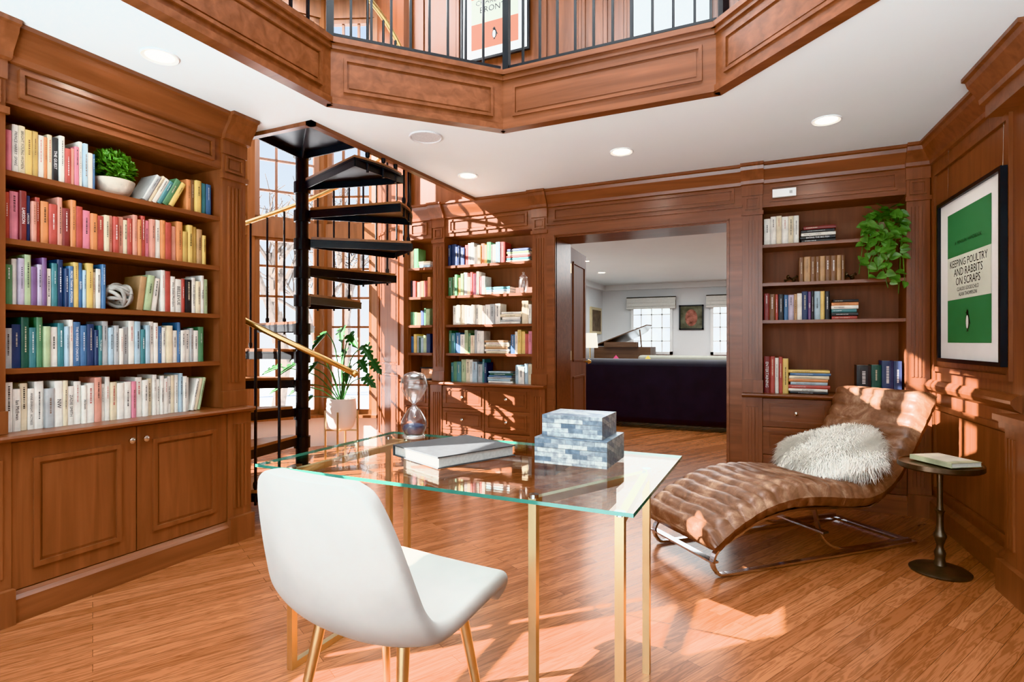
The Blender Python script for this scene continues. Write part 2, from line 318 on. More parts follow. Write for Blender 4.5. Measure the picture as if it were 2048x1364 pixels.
# ---------------- built-in bookcases
def knob(x,z,parent,y=-.052):
    MB().tube([(x,y,z),(x,y-.012,z),(x,y-.016,z),(x,y-.028,z),(x,y-.034,z)],[.006,.006,.014,.015,.006],12).build('knob',NICK,parent,smooth=50)
def flutes(mb,p0,p1,y,z0,z1):
    c=(p0+p1)/2; w=(p1-p0)
    for k in (-.24,-.08,.08,.24): mb.box(c+k*w-.007,c+k*w+.007,y-.007,y,z0,z1)
def bookcase(label,loc,rot,W,pl,pr,shelves,ztop=2.225,depth=.28):
    r=thing('bookcase',label,'bookcase',loc,rot); a,b=pl,W-pr
    MB().box(a-.02,b+.02,depth-.012,depth,.802,ztop+.02).box(a-.02,a,.02,depth,.802,ztop).box(b,b+.02,.02,depth,.802,ztop).box(a-.02,b+.02,.03,depth,ztop,ztop+.02).build('carcass',WD,r)
    for z in shelves: MB().box(a,b,.010,depth-.012,z-.024,z).build('shelf',WX,r)
    for p0,p1 in ((0,pl),(W-pr,W)):
        if p1-p0<.05: continue
        m=MB().box(p0,p1,-.012,.02,.802,2.42).box(p0-.008,p1+.008,-.03,.0,2.17,2.2).box(p0-.004,p1+.004,-.025,0,.802,.90).box(p0-.004,p1+.004,-.022,0,2.32,2.41)
        flutes(m,p0,p1,-.012,.95,2.13); panel(m,p0+.02,p1-.02,2.215,2.31,-.012,.012,.01)
        m.prof([(y-.03,z) for y,z in CROWN],p0-.01,p1+.01); m.build('pilaster',WZ,r)
    panel(MB().box(a,b,0,.03,ztop,2.42),a+.05,b-.05,ztop+.035,2.385,0,.018,.014).build('header_panel',WX,r)
    MB().prof(CROWN,a,b).build('crown',WX,r)
    return r
def base(label,loc,rot,W,pl,pr,style,depth=.28):
    r=thing('base_cabinet',label,'cabinet',loc,rot); a,b=pl,W-pr
    MB().box(0,W,-.03,depth,.13,.772).build('body',WD,r)
    MB().prof([(-.075,0),(-.075,.10),(-.06,.115),(-.05,.13),(depth,.13),(depth,0)],0,W).build('plinth',WX,r)
    for p0,p1 in ((0,pl),(W-pr,W)):
        if p1-p0<.05: continue
        m=MB().box(p0,p1,-.06,-.03,.13,.772).box(p0-.004,p1+.004,-.088,-.06,.0,.15); flutes(m,p0,p1,-.06,.2,.70); m.build('pilaster',WZ,r)
    mid=(a+b)/2
    if style=='doors':
        for x0,x1,kx in ((a+.004,mid-.003,mid-.035),(mid+.003,b-.004,mid+.035)):
            d=panel(MB().box(x0,x1,-.052,-.03,.135,.765),x0+.075,x1-.075,.21,.69,-.052,.022,.012).build('door',WZ,r); knob(kx,.70,d)
    else:
        cols=((a+.004,mid-.003),(mid+.003,b-.004)) if style=='drawers' else ((a+.004,b-.004),)
        for x0,x1 in cols:
            for z0,z1 in ((.555,.765),(.345,.549),(.135,.339)):
                d=panel(MB().box(x0,x1,-.052,-.03,z0,z1),x0+.03,x1-.03,z0+.03,z1-.03,-.052,.014,.01).build('drawer',WX,r); knob((x0+x1)/2,(z0+z1)/2,d)
    return r
def worktop(label,loc,rot,W,depth=.28):
    tag(MB().prof([(-.085,.773),(-.10,.78),(-.105,.79),(-.10,.80),(depth,.80),(depth,.773)],0,W).build('worktop',WX,loc=loc,rot=rot),label,'worktop')
SH=[1.08,1.36,1.645,1.94]
LL=(-3.0,1.10,0); LW=2.45-1.10
bookcase('large mahogany bookcase on the left wall packed with colourful paperbacks',LL,PI/2,LW,.15,.16,SH)
base('mahogany base cabinet with two panelled doors under the left wall bookcase',LL,PI/2,LW,.15,.16,'doors')
worktop('mahogany worktop ledge under the left wall bookcase',LL,PI/2,LW)
xm0,xm1=XY(867,4.73),XY(1095,4.73); ML=(xm0,4.73,0); pmL=XY(890,4.73)-xm0; pmR=xm1-XY(1065,4.73)
bookcase('mahogany bookcase with fluted pilasters left of the double doorway',ML,0,xm1-xm0,pmL,pmR,SH)
base('mahogany drawer cabinet with brass knobs left of the double doorway',ML,0,xm1-xm0,pmL,pmR,'drawers')
worktop('mahogany worktop ledge left of the double doorway',ML,0,xm1-xm0)
xn0=XY(811,4.73); NL=(xn0,4.73,0); NW=xm0-xn0-.022
bookcase('narrow mahogany bookcase between the tall windows and the fluted pilaster',NL,0,NW,.02,.0,SH)
base('narrow mahogany base cabinet beside the tall windows',NL,0,NW,.02,0,'drawer')
worktop('short mahogany worktop ledge on the narrow cabinet by the windows',NL,0,NW)
xr0,xr1=XY(1485,4.73),.945; RL=(xr0,4.73,0); prL=XY(1525,4.73)-xr0; prR=xr1-XY(1812,4.73)
bookcase('mahogany bookcase right of the doorway with a trailing plant',RL,0,xr1-xr0,prL,prR,[1.36,1.645,1.94])
base('mahogany drawer cabinet behind the leather chaise right of the doorway',RL,0,xr1-xr0,prL,prR,'drawers')
worktop('mahogany worktop ledge behind the leather chaise',RL,0,xr1-xr0)
# ---------------- books
PAL=dict(pk=('pink',(.57,.21,.27)),wh=('white',(.66,.64,.59)),cr=('cream',(.60,.52,.38)),yl=('yellow',(.60,.43,.15)),gd=('mustard',(.43,.29,.10)),og=('orange',(.55,.23,.10)),rd=('red',(.38,.08,.065)),mr=('maroon',(.19,.04,.038)),co=('coral',(.54,.26,.20)),
 bk=('black',(.025,.025,.027)),nv=('navy',(.032,.05,.11)),bl=('blue',(.07,.15,.28)),lb=('pale blue',(.34,.44,.50)),tl=('teal',(.06,.18,.20)),gn=('green',(.09,.20,.11)),lg=('light green',(.34,.41,.25)),dg=('dark green',(.027,.08,.06)),pu=('purple',(.17,.095,.20)),lv=('lilac',(.41,.36,.45)),gy=('grey',(.36,.37,.37)),br=('brown',(.17,.085,.045)),tn=('tan',(.38,.23,.12)))
for k,(n,c) in PAL.items(): mat('book_'+k,c,.45,0,.2,14)
LIGHT={'wh','cr','yl','lb','lg','lv','gy','og','gd','co','pk','tn'}
ONES='first second third fourth fifth sixth seventh eighth ninth tenth eleventh twelfth thirteenth fourteenth fifteenth sixteenth seventeenth eighteenth nineteenth'.split()
def ordn(n):
    if n<20: return ONES[n-1]
    t={2:'twent',3:'thirt',4:'fort'}[n//10]
    return t+'ieth' if n%10==0 else t+'y-'+ONES[n%10-1]
def book(mw,w,h,dep,code,label,title=None,group=None,dashes=True):
    c=.0022; e=min(.004,w*.2)
    m=MB().prism([(0,e),(w*.22,.0008),(w*.5,0),(w*.78,.0008),(w,e),(w,dep),(w-c,dep),(w-c,e+.003),(c,e+.003),(c,dep),(0,dep)],0,h)
    o=m.build('book',MATS['book_'+code],mw=mw,fix=True); tag(o,label,'book',group)
    MB().box(c,w-c,e+.003,dep-.004,.003,h-.003).build('pages',PAGE,o)
    ink=(INK if code in LIGHT else PAPERW)
    if title: text(MB(),title,w/2,h*.5,-.0012,h*.78,w*.46,True).build('spine_title',ink,o,fix=False)
    elif dashes and rnd.random()<.88:
        d=MB(); r=rnd.random(); z=h*rnd.uniform(.75,.93); zz=z-h*rnd.uniform(.25,.55); wd=w*rnd.uniform(.12,.24)
        while z>zz:
            l=rnd.uniform(.002,.006); d.add([(w/2-wd/2,-.0012,z),(w/2+wd/2,-.0012,z),(w/2+wd/2,-.0012,z-l),(w/2-wd/2,-.0012,z-l)],[(0,1,2,3)]); z-=l+rnd.uniform(.002,.005)
        if len(d.v)<16: d.v=d.v[:4]; d.f=d.f[:1]
        d.build('spine_marking',ink if r<.7 else (MATS['book_rd'] if code in('wh','cr') else MATS['book_cr'] if code not in LIGHT else MATS['book_br']),o,fix=False)
CNT={}
def row(loc,rot,x0,x1,z,codes,shelf,case,hr=(.172,.228),y=.03,dep=.14,lean=0,dashes=True):
    cl=codes.split(' ') if isinstance(codes,str) else codes
    M=TM(loc,rot); ws=[rnd.uniform(.65,1.4) for _ in cl]; 
    tot=x1-x0-(hr[1]*math.sin(lean)*.9 if lean else 0); k=tot/sum(ws); x=x0
    for cd,wu in zip(cl,ws):
        cd,_,ti=cd.partition(':'); ti=ti.replace('_',' ')
        w=wu*k*.97; h=rnd.uniform(*hr); key=(shelf,case); CNT[key]=CNT.get(key,0)+1
        if lean:
            wb=w*math.cos(lean); mw=M@Matrix.Translation((x+wb,y+rnd.uniform(0,.012),z+.0005))@Matrix.Rotation(lean,4,'Y')@Matrix.Translation((-w,0,0)); st='leaning'
        else: mw=M@Matrix.Translation((x,y+rnd.uniform(0,.018),z+.0005)); st='tall' if h>hr[0]+.7*(hr[1]-hr[0]) else 'upright'
        book(mw,w*(.95 if lean else 1),h,dep,cd,'%s %s book, %s from left, %s of %s'%(st,PAL[cd][0],ordn(CNT[key]),shelf,case),ti or None,'books on the %s of the %s'%(shelf,case),dashes)
        x+=wu*k
def stack(loc,rot,x0,x1,z,codes,shelf,case,t=.022,y=.035,dep=.15,dashes=True):
    M=TM(loc,rot); cl=codes.split(' '); zz=z
    for i,cd in enumerate(cl):
        cd,_,ti=cd.partition(':'); ti=ti.replace('_',' ')
        tt=t*rnd.uniform(.8,1.2); L=(x1-x0)*rnd.uniform(.86,1.0)
        mw=M@Matrix.Translation((x0+L+rnd.uniform(0,(x1-x0)-L),y,zz+.0005))@Matrix.Rotation(-PI/2,4,'Y')
        book(mw,tt,L,dep,cd,'flat %s book, %s from bottom of stack, %s of %s'%(PAL[cd][0],ordn(i+1),shelf,case),ti or None,'flat stack on the %s of the %s'%(shelf,case),dashes)
        zz+=tt+.0008
def LX(px): return YX(px,-3.04)-LL[1]
C1='left wall bookcase'; ca=(LL,PI/2)
row(*ca,LX(11),LX(191),1.94,'pk wh:PRINCE_HARRY__SPARE cr:BRIGHT_YOUNG_WOMEN yl gd wh og cr bk:THE_GUEST wh rd co pk wh lb wh bl','top shelf',C1,(.17,.225))
row(*ca,LX(284),LX(372),1.94,'gy cr wh tl gn yl','top shelf',C1,(.15,.175),lean=R(28))
row(*ca,LX(374),LX(425),1.94,'og br yl tl bl','top shelf',C1,(.17,.20))
row(*ca,LX(9),LX(412),1.645,'rd pk mr:LARSSON nv:LARSSON co rd og rd co mr og rd pk og rd cr co rd co cr rd co og rd pk co wh og rd co og gd yl gd tn yl','second shelf',C1)
row(*ca,LX(9),LX(211),1.36,'gn wh lv lg pu lv pu wh tl nv nv bl:MORE_THAN_A_WOMAN yl bl:ELEVEN lb yl cr wh bl','third shelf',C1)
row(*ca,LX(273),LX(322),1.36,'tn lg wh','third shelf',C1,(.175,.2),lean=R(7))
row(*ca,LX(322),LX(416),1.36,'wh rd wh:We_Solve_Murders wh:BELLEVUE rd bk wh:DAVID_SEDINSKY cr wh:THE_GIRL lg','third shelf',C1)
row(*ca,LX(9),LX(409),1.08,'gy nv dg tl gn lg wh tl lb wh bl:THE_RIVERSIDE_CHAUCER bl nv nv tl:The_Nightingale gy lb gy wh gy wh lb tl lb wh wh bl wh cr wh bl wh wh gy wh gn','fourth shelf',C1)
row(*ca,LX(9),LX(380),.80,'wh wh:Ian_McEwan cr wh:ANNE_ENRIGHT__ACTRESS wh gy wh:NW cr wh:ZADIE_SMITH wh wh:Ali_Smith wh co wh wh cr wh wh pk wh wh cr wh wh wh:KARL_HANSEN wh wh:THE_INFINITE_AIR cr wh lb wh wh','bottom shelf',C1,(.18,.22))
row(*ca,LX(380),LX(412),.80,'wh cr lg','bottom shelf',C1,(.17,.19),lean=R(12))
def BX(px,l): return XY(px,4.77)-l[0]
C2='bookcase left of doorway'; cb=(ML,0); B=lambda p:BX(p,ML)
row(*cb,B(897),B(1010),1.94,'nv nv nv nv nv rd gy gy wh cr og yl gn wh lb rd','top shelf',C2,(.17,.215)); stack(*cb,B(1012),B(1062),1.94,'wh tl rd wh lg nv','top shelf',C2)
row(*cb,B(897),B(970),1.645,'gn lg gn yl lg gy cr rd pk wh rd wh','second shelf',C2); stack(*cb,B(972),B(1020),1.645,'wh lb tl','second shelf',C2)
row(*cb,B(905),B(1000),1.36,'wh wh cr wh gy wh wh cr wh wh gy wh','third shelf',C2,(.175,.2)); stack(*cb,B(1001),B(1043),1.36,'wh gy wh cr wh','third shelf',C2); row(*cb,B(1044),B(1063),1.36,'cr wh','third shelf',C2)
row(*cb,B(897),B(968),1.08,'gn tl bl wh lg gn cr gy wh wh','fourth shelf',C2); stack(*cb,B(969),B(1019),1.08,'cr wh tn cr wh tn','fourth shelf',C2); row(*cb,B(1021),B(1064),1.08,'bl wh yl yl rd pk','fourth shelf',C2)
row(*cb,B(901),B(973),.80,'tl gn tl lg cr wh lb gy tl nv','bottom shelf',C2); stack(*cb,B(975),B(1026),.80,'wh lb gy bl dg lb','bottom shelf',C2,.018); row(*cb,B(1030),B(1063),.80,'lb wh lb cr','bottom shelf',C2,(.15,.19))
C3='narrow bookcase'; cc=(NL,0); B=lambda p:BX(p,NL)
row(*cc,B(820),B(836),1.94,'cr gn','top shelf',C3,dashes=False); stack(*cc,B(838),B(861),1.94,'lb wh cr','top shelf',C3,dashes=False)
row(*cc,B(821),B(860),1.645,'bk rd cr og yl rd og','second shelf',C3,(.15,.2),dashes=False)
row(*cc,B(821),B(860),1.36,'gn lg yl nv gn lg','third shelf',C3,(.12,.19),dashes=False)
row(*cc,B(821),B(860),1.08,'bl yl gy dg lb lg nv','fourth shelf',C3,(.15,.2),dashes=False)
pf=thing('photo_frame','small dark framed photo standing on the narrow cabinet ledge','picture frame',(xn0+.18,4.86,.8005))
MB().box(-.09,.09,0,.015,0,.13).build('frame',BLACK,pf); MB().box(-.075,.075,-.002,0,.015,.115).build('photo',mat('photo_print',(.55,.25,.12),.4,0,.6,12),pf)
C4='bookcase right of doorway'; cd_=(RL,0); B=lambda p:BX(p,RL)
row(*cd_,B(1528),B(1598),1.94,'wh wh cr wh cr wh','top shelf',C4,(.19,.225)); stack(*cd_,B(1600),B(1672),1.94,'bk bk:EATING_THE_BIG_FISH wh bk mr','top shelf',C4)
row(*cd_,B(1598),B(1690),1.645,'br tn br br tn br br tn br','second shelf',C4,(.185,.187))
row(*cd_,B(1528),B(1660),1.36,'mr br rd bk bl lv tn wh nv pu:PUZO bk lb yl bk','third shelf',C4,(.19,.215)); stack(*cd_,B(1662),B(1718),1.36,'rd bk tl wh og bk','third shelf',C4)
row(*cd_,B(1528),B(1577),.80,'mr:ENTERTAINING rd wh rd yl','bottom shelf',C4,(.25,.31)); stack(*cd_,B(1576),B(1662),.80,'bk wh:ADVERTISING rd lb og cr bl yl','bottom shelf',C4)
row(*cd_,B(1713),B(1804),.80,'bk dg nv nv','bottom shelf',C4,(.22,.27))
# ---------------- small shelf objects
def leaf(mb,pos,d,up,size,notch=0,droop=.15):
    d=Vector(d).normalized(); sd=d.cross(Vector(up)); sd=sd.normalized() if sd.length>1e-3 else d.orthogonal().normalized(); n=sd.cross(d)
    if notch: ol=[(.0,.0),(.16,-.1),(.34,.0),(.4,.18),(.2,.26),(.42,.38),(.4,.5),(.18,.52),(.36,.68),(.31,.78),(.15,.74),(.22,.92),(.13,1.02),(0,1.2)]
    else: ol=[(0,0),(.2,-.12),(.40,-.03),(.47,.2),(.38,.5),(.2,.78),(0,1)]
    pos=Vector(pos)
    for s in (-1,1):
        mb.add([pos+(sd*x*s+d*y+n*(.22*x-droop*y*y))*size for x,y in ol],[tuple(range(len(ol)))])
tx=LX(241); tp_=TM(LL,PI/2)@Vector((tx,.11,1.9405))
pl=thing('potted_topiary','round green topiary plant in a whitewashed bowl on the left bookcase','potted plant',tp_)
MB().lathe([(.05,0),(.075,.02),(.095,.06),(.1,.085),(.088,.085),(.085,.07),(.0,.07)]).build('pot',mat('whitewash_pot',(.58,.52,.44),.8,0,.25,25,.3),pl,smooth=40)
lm=MB()
for i in range(900):
    u=rnd.uniform(-.75,1); a=rnd.uniform(0,2*PI); q=math.sqrt(1-u*u); n=Vector((q*math.cos(a),q*math.sin(a),u)); leaf(lm,Vector((0,0,.145))+n*rnd.uniform(.070,.092),n+Vector((rnd.uniform(-1,1),rnd.uniform(-1,1),rnd.uniform(-.3,1))),(rnd.random(),rnd.random(),1),.026)
lm.build('foliage',LEAFB,pl,fix=False)
kx=TM(LL,PI/2)@Vector((LX(243),.066,1.3605))
kn=MB(); kr=random.Random(8)
for j in range(8):
    pts=[]; rot=Matrix.Rotation(kr.uniform(-1.2,1.2),3,'Z')@Matrix.Rotation(PI/2+kr.uniform(-1.0,1.0),3,'X'); rr_=kr.uniform(.052,.061)
    for i in range(37):
        a=2*PI*i/36; pts.append(rot@Vector((rr_*math.cos(a),rr_*math.sin(a),.016*math.sin(2*a+j)))+Vector((0,0,.074)))
    kn.tube(pts,.0095,8)
tag(kn.build('knot_sculpture',mat('driftwood',(.30,.28,.255),.8,0,.25,30),loc=kx,rot=PI/2,smooth=60),'pale woven knot sculpture sitting between books on the left bookcase','sculpture')
jar=thing('glass_jar','clear lidded glass apothecary jar on the bookcase left of the doorway','jar',(XY(1047,4.8),4.80,1.6455))
MB().lathe([(.035,0),(.04,.01),(.035,.02),(.045,.05),(.045,.12),(.035,.14)],20).build('bowl',GL_HG,jar,smooth=40); MB().lathe([(.04,.141),(.04,.15),(.02,.17),(.008,.18),(.014,.195),(0,.205)],20).build('lid',GL_HG,jar,smooth=40)
for px,lb_ in ((1582,'brass jack bookend left of the brown leather volumes'),(1698,'brass jack bookend right of the brown leather volumes')):
    b=MB()
    for ax in ((1,0,.35),(-.5,.85,.35),(-.5,-.85,.35)):
        v=Vector(ax).normalized()*.05; c0=Vector((0,0,.035)); b.tube([c0-v,c0-v*.9,c0-v*.7,c0,c0+v*.7,c0+v*.9,c0+v],[.004,.013,.006,.006,.006,.013,.004],8)
    tag(b.build('jack_bookend',BRONZE,loc=(XY(px,4.82),4.82,1.6435),smooth=60),lb_,'bookend')
pp=thing('trailing_pothos','trailing heart-leaved pothos plant spilling down the right bookcase shelves','potted plant',(XY(1768,4.80),4.83,1.9405))
MB().lathe([(.045,0),(.06,.05),(.07,.11),(.06,.11),(.055,.09),(0,.09)]).build('pot',mat('clay_pot',(.28,.20,.14),.7,0,.2,20),pp,smooth=40)
st=MB(); lm=MB()
for i in range(16):
    a=rnd.uniform(PI,2*PI); L=rnd.uniform(.08,.46) if i else .5
    pts=[(0,-.03,.1),(.07*math.cos(a),-.10,.17),(.11*math.cos(a)-.02,-.13,.09)]
    ex=rnd.uniform(-.22,.12)
    for k in range(1,6): pts.append((.11*math.cos(a)-.02+(ex-.1*math.cos(a))*k/5*.9,-.135-.01*k/5-rnd.uniform(0,.02),.09-L*k/5))
    pts=cr(pts,3); st.tube(pts,.0025,5)
    for q in pts[2::2]:
        if rnd.random()<.68: leaf(lm,Vector(q)+Vector((0,-.01,0)),(rnd.uniform(-1,1),rnd.uniform(-.7,-.1),rnd.uniform(-1,.15)),(rnd.uniform(-.8,.8),-1,rnd.uniform(-.2,1)),rnd.uniform(.042,.07))
for i in range(26): 
    a=rnd.uniform(0,2*PI); leaf(lm,(.11*math.cos(a)*rnd.random(),-.06+.06*math.sin(a),.12+rnd.uniform(0,.1)),(math.cos(a),math.sin(a)-.4,rnd.uniform(-.3,.8)),(0,-.6,1),rnd.uniform(.045,.07))
st.build('stems',LEAF2,pp,fix=False); lm.build('leaves',LEAF2,pp,fix=False)
sx=XY(1545,4.71); sen=thing('wall_sensor','white plastic sensor bar on the panel above the right bookcase','sensor',(sx,4.716,2.285))
MB().box(0,.16,-.03,0,0,.06).build('housing',WHITE,sen); MB().box(.115,.135,-.033,-.03,.02,.04).build('indicator',mat('sensor_grey',(.4,.4,.4),.4),sen)
# ceiling fittings
EM=mat('lamp_glow',(1,.97,.92),.5,0,.02,3,0,14)
CANS=[]
def downlight(px,py,z,lb_):
    x,y=PZ(px,py,z); CANS.append((x,y,z)); l=thing('ceiling_light',lb_,'ceiling light',(x,y,z))
    MB().lathe([(.062,.0005),(.062,-.003),(.078,-.008),(.082,-.004),(.082,.0005)],28).build('trim_ring',WHITE,l,smooth=40,fix=False); MB().lathe([(.0,-.0025),(.062,-.0025)],28).build('lens',EM,l,fix=False)
for px,py,lb_ in ((320,112,'round recessed ceiling light above the left wall bookcase'),(1653,240,'round recessed ceiling light nearest the right wall'),(1243,303,'round recessed ceiling light in front of the double doorway'),(936,351,'small round recessed ceiling light near the stairwell corner')): downlight(px,py,CZ,lb_)
x,y=PZ(852,273,CZ); tag(MB().lathe([(0,-.006),(.095,-.006),(.10,-.012),(.108,-.010),(.11,-.001)],32).build('ceiling_speaker',mat('speaker_grille',(.62,.62,.62),.7,0,.15,250),loc=(x,y,CZ),smooth=30),'round flush ceiling speaker with pale grille','speaker')
# ---------------- framed posters
def penguin(mb_b,mb_w,cx,cz,y,h):
    w=h*.5
    def el(mb,x,z,a,b,yy,n=20): mb.add([(x+a*math.cos(2*PI*k/n),yy,z+b*math.sin(2*PI*k/n)) for k in range(n)],[tuple(range(n))])
    el(mb_b,cx,cz-.05*h,w*.42,h*.36,y-.0006); el(mb_b,cx-.02*h,cz+.33*h,w*.22,h*.13,y-.0006)
    mb_b.add([(cx-.1*h,y-.0006,cz+.36*h),(cx-.26*h,y-.0006,cz+.32*h),(cx-.1*h,y-.0006,cz+.29*h)],[(0,1,2)])
    mb_b.add([(cx+.15*h,y-.0006,cz+.15*h),(cx+.33*h,y-.0006,cz-.2*h),(cx+.18*h,y-.0006,cz-.1*h)],[(0,1,2)])
    mb_b.add([(cx-.15*h,y-.0006,cz-.48*h),(cx+.1*h,y-.0006,cz-.48*h),(cx+.02*h,y-.0006,cz-.38*h)],[(0,1,2)])
    el(mb_w,cx-.03*h,cz-.07*h,w*.26,h*.29,y-.0012)
GRN=mat('poster_green',(.05,.19,.08),.6,0,.04,5); ORG=mat('poster_orange',(.66,.23,.13),.6,0,.04,5); CRM=mat('poster_cream',(.62,.65,.56),.6,0,.04,5)
def poster(label,loc,rot,W,Hh,bandm,lines,fw=.022):
    o=thing('framed_poster',label,'picture',loc,rot)
    MB().box(0,W,-.03,0,0,fw).box(0,W,-.03,0,Hh-fw,Hh).box(0,fw,-.03,0,fw,Hh-fw).box(W-fw,W,-.03,0,fw,Hh-fw).build('frame',BLACK,o)
    MB().box(fw,W-fw,-.012,-.004,fw,Hh-fw).build('mat_board',PAPERW,o)
    a,b=W*.16,W*.84; z0,z1=Hh*.12,Hh*.90; y=-.0135; hh=z1-z0
    for u,v in ((0,.33),(.66,1)): MB().add([(a,y,z0+hh*u),(b,y,z0+hh*u),(b,y,z0+hh*v),(a,y,z0+hh*v)],[(0,1,2,3)]).build('colour_band',bandm,o,fix=False)
    MB().add([(a,y,z0+hh*.33),(b,y,z0+hh*.33),(b,y,z0+hh*.66),(a,y,z0+hh*.66)],[(0,1,2,3)]).build('title_field',CRM,o,fix=False)
    for s_,u,w_,h_ in lines: text(MB(),s_,(a+b)/2,z0+hh*u,y-.001,(b-a)*w_,h_).build('lettering',INK,o,fix=False)
    bb=MB(); wb=MB(); penguin(bb,wb,(a+b)/2,z0+hh*.165,y,hh*.17); bb.build('emblem_black',INK,o,fix=False); wb.build('emblem_white',PAPERW,o,fix=False)
    return o
wr0=TM(RWL,RW)
fx0=(4.73-4.449)/math.cos(.0811); fx1=(4.73-3.557)/math.cos(.0811)
pst=poster('black framed green and white book cover poster on the right panelled wall',wr0@Vector((fx0,-.02,1.07)),RW,fx1-fx0,1.0,GRN,[('A  PENGUIN  HANDBOOK',.76,.62,.03),('KEEPING POULTRY',.605,.86,.05),('AND RABBITS',.535,.66,.05),('ON SCRAPS',.465,.56,.05),('CLAUDE GOODCHILD',.405,.5,.022),('ALAN THOMPSON',.365,.42,.022)])
for x in (.1,fx1-fx0-.05): MB().tube([(x,.0,1.0),(x,.005,1.36)],.0012,5).build('hanging_wire',NICK,pst)
poster('black framed orange and white book cover poster on the upper gallery wall',(XY(925,4.8),4.785,3.90),0,XY(1062,4.8)-XY(925,4.8),.95,ORG,[('CHARLOTTE',.60,.8,.06),('BRONTE',.5,.62,.06)])
fp=thing('white_panel_picture','large pale framed panel on the upper gallery wall right of the orange poster','picture',(XY(1262,4.8),4.785,3.72)); fwid=XY(1425,4.8)-XY(1262,4.8)
MB().box(0,fwid,-.025,0,0,1.2).build('backing',WHITE,fp); MB().box(0,.02,-.03,-.02,0,1.2).box(fwid-.02,fwid,-.03,-.02,0,1.2).box(0,fwid,-.03,-.02,0,.02).build('frame',BLACK,fp)
# ---------------- spiral staircase
PC=Vector((-3.44,3.35,0)); stc=thing('spiral_staircase','black steel spiral staircase with oak treads in front of the tall windows','staircase',PC)
MB().lathe([(.12,0),(.12,.015),(.05,.016),(.05,2.66),(.068,2.661),(.068,2.72),(.05,2.721),(.05,2.86)],20).build('center_pole',BLACK,stc,smooth=40)
RS=.87
def cw(a): return R(a)+YAW
def wedge(a,half,r0,r1,n=6):
    pts=[(r0*math.cos(a-half*1.3),r0*math.sin(a-half*1.3))]
    pts+=[(r1*math.cos(a-half+2*half*k/n),r1*math.sin(a-half+2*half*k/n)) for k in range(n+1)]
    pts.append((r0*math.cos(a+half*1.3),r0*math.sin(a+half*1.3))); return pts
rise=.225
for k in range(1,12):
    a=cw(270-30*(k-1)); z=rise*k
    t=MB().prism(wedge(a,R(17),.06,RS),z-.025,z-.010)
    for s in (-1,1):
        e=a+s*R(16.5); p=Vector((.06*math.cos(e),.06*math.sin(e),z-.042)); q=Vector((RS*math.cos(e),RS*math.sin(e),z-.042)); t.bar(p,q,.008,.062)
    t.bar((RS*math.cos(a-R(16.5)),RS*math.sin(a-R(16.5)),z-.042),(RS*math.cos(a+R(16.5)),RS*math.sin(a+R(16.5)),z-.042),.008,.062)
    t.lathe([(.064,z-.1),(.064,z-.01)],16)
    o=t.build('tread',BLACK,stc); MB().prism(wedge(a,R(16.4),.08,RS-.01),z-.010,z+.010).build('tread_board',OAK,o)
    for da in (-11,-1,9):
        e=a-R(da); kk=k+da/30; zt=rise*kk+1.06
        MB().tube([((RS-.02)*math.cos(e),(RS-.02)*math.sin(e),z-.09),((RS-.02)*math.cos(e),(RS-.02)*math.sin(e),zt)],.0095,8).lathe([(.015,0),(.017,.02),(.015,.04)],8,((RS-.02)*math.cos(e),(RS-.02)*math.sin(e),z+.02)).build('baluster',BLACK,stc,smooth=50)
hp=[]
th=314; RH=RS-.02
while th>=-65:
    kk=(270-th)/30+1; e=cw(th); hp.append((RH*math.cos(e),RH*math.sin(e),rise*kk+1.08)); th-=3
MB().tube(hp,.019,10).lathe([(0,-.03),(.028,-.01),(.028,.01),(0,.03)],10,hp[0]).build('handrail',BRASS,stc,smooth=60)
e=cw(-97); MB().tube([(RH*math.cos(e),RH*math.sin(e),.02),(RH*math.cos(e),RH*math.sin(e),1.33)],.018,8).build('newel_post',BLACK,stc,smooth=50)
cor=Vector((-2.63,2.63,0))-PC
lp=[(.05*math.cos(cw(-20)),.05*math.sin(cw(-20))),(cor.x,-.05),(cor.x,cor.y),(.10,cor.y),(-.05,-.03)]
lm=MB().prism(lp,2.70,2.715)
for q in lp[1:4]: lm.bar((0,0,2.675),(q[0],q[1],2.675),.012,.05)
for p,q in zip(lp[1:3],lp[2:4]): lm.bar((p[0],p[1],2.675),(q[0],q[1],2.675),.012,.05)
lm.build('landing',mat('landing_steel',(.03,.032,.036),.35,.3,.2,6),stc)
# ---------------- monstera by the windows
mx,my=PD(683,5.5); mo=thing('monstera_plant','leafy monstera in a white pot on a gold stand by the windows','potted plant',(mx,my,0))
MB().lathe(cr([(.085,.34),(.118,.37),(.14,.46),(.143,.55),(.135,.64)],4)+[(.12,.64),(.115,.58),(0,.58)]).build('pot',WHITE,mo,smooth=40)
for k in range(4): a=k*PI/2+.5; MB().tube([(.155*math.cos(a),.155*math.sin(a),0),(.155*math.cos(a),.155*math.sin(a),.52)],.010,8).build('stand_leg',GOLD,mo)
s_=MB(); s_.bar((.15*math.cos(.5),.15*math.sin(.5),.33),(-.15*math.cos(.5),-.15*math.sin(.5),.33),.016); s_.bar((-.15*math.sin(.5),.15*math.cos(.5),.33),(.15*math.sin(.5),-.15*math.cos(.5),.33),.016); s_.build('stand_cross',GOLD,mo)
sm=MB(); lm=MB()
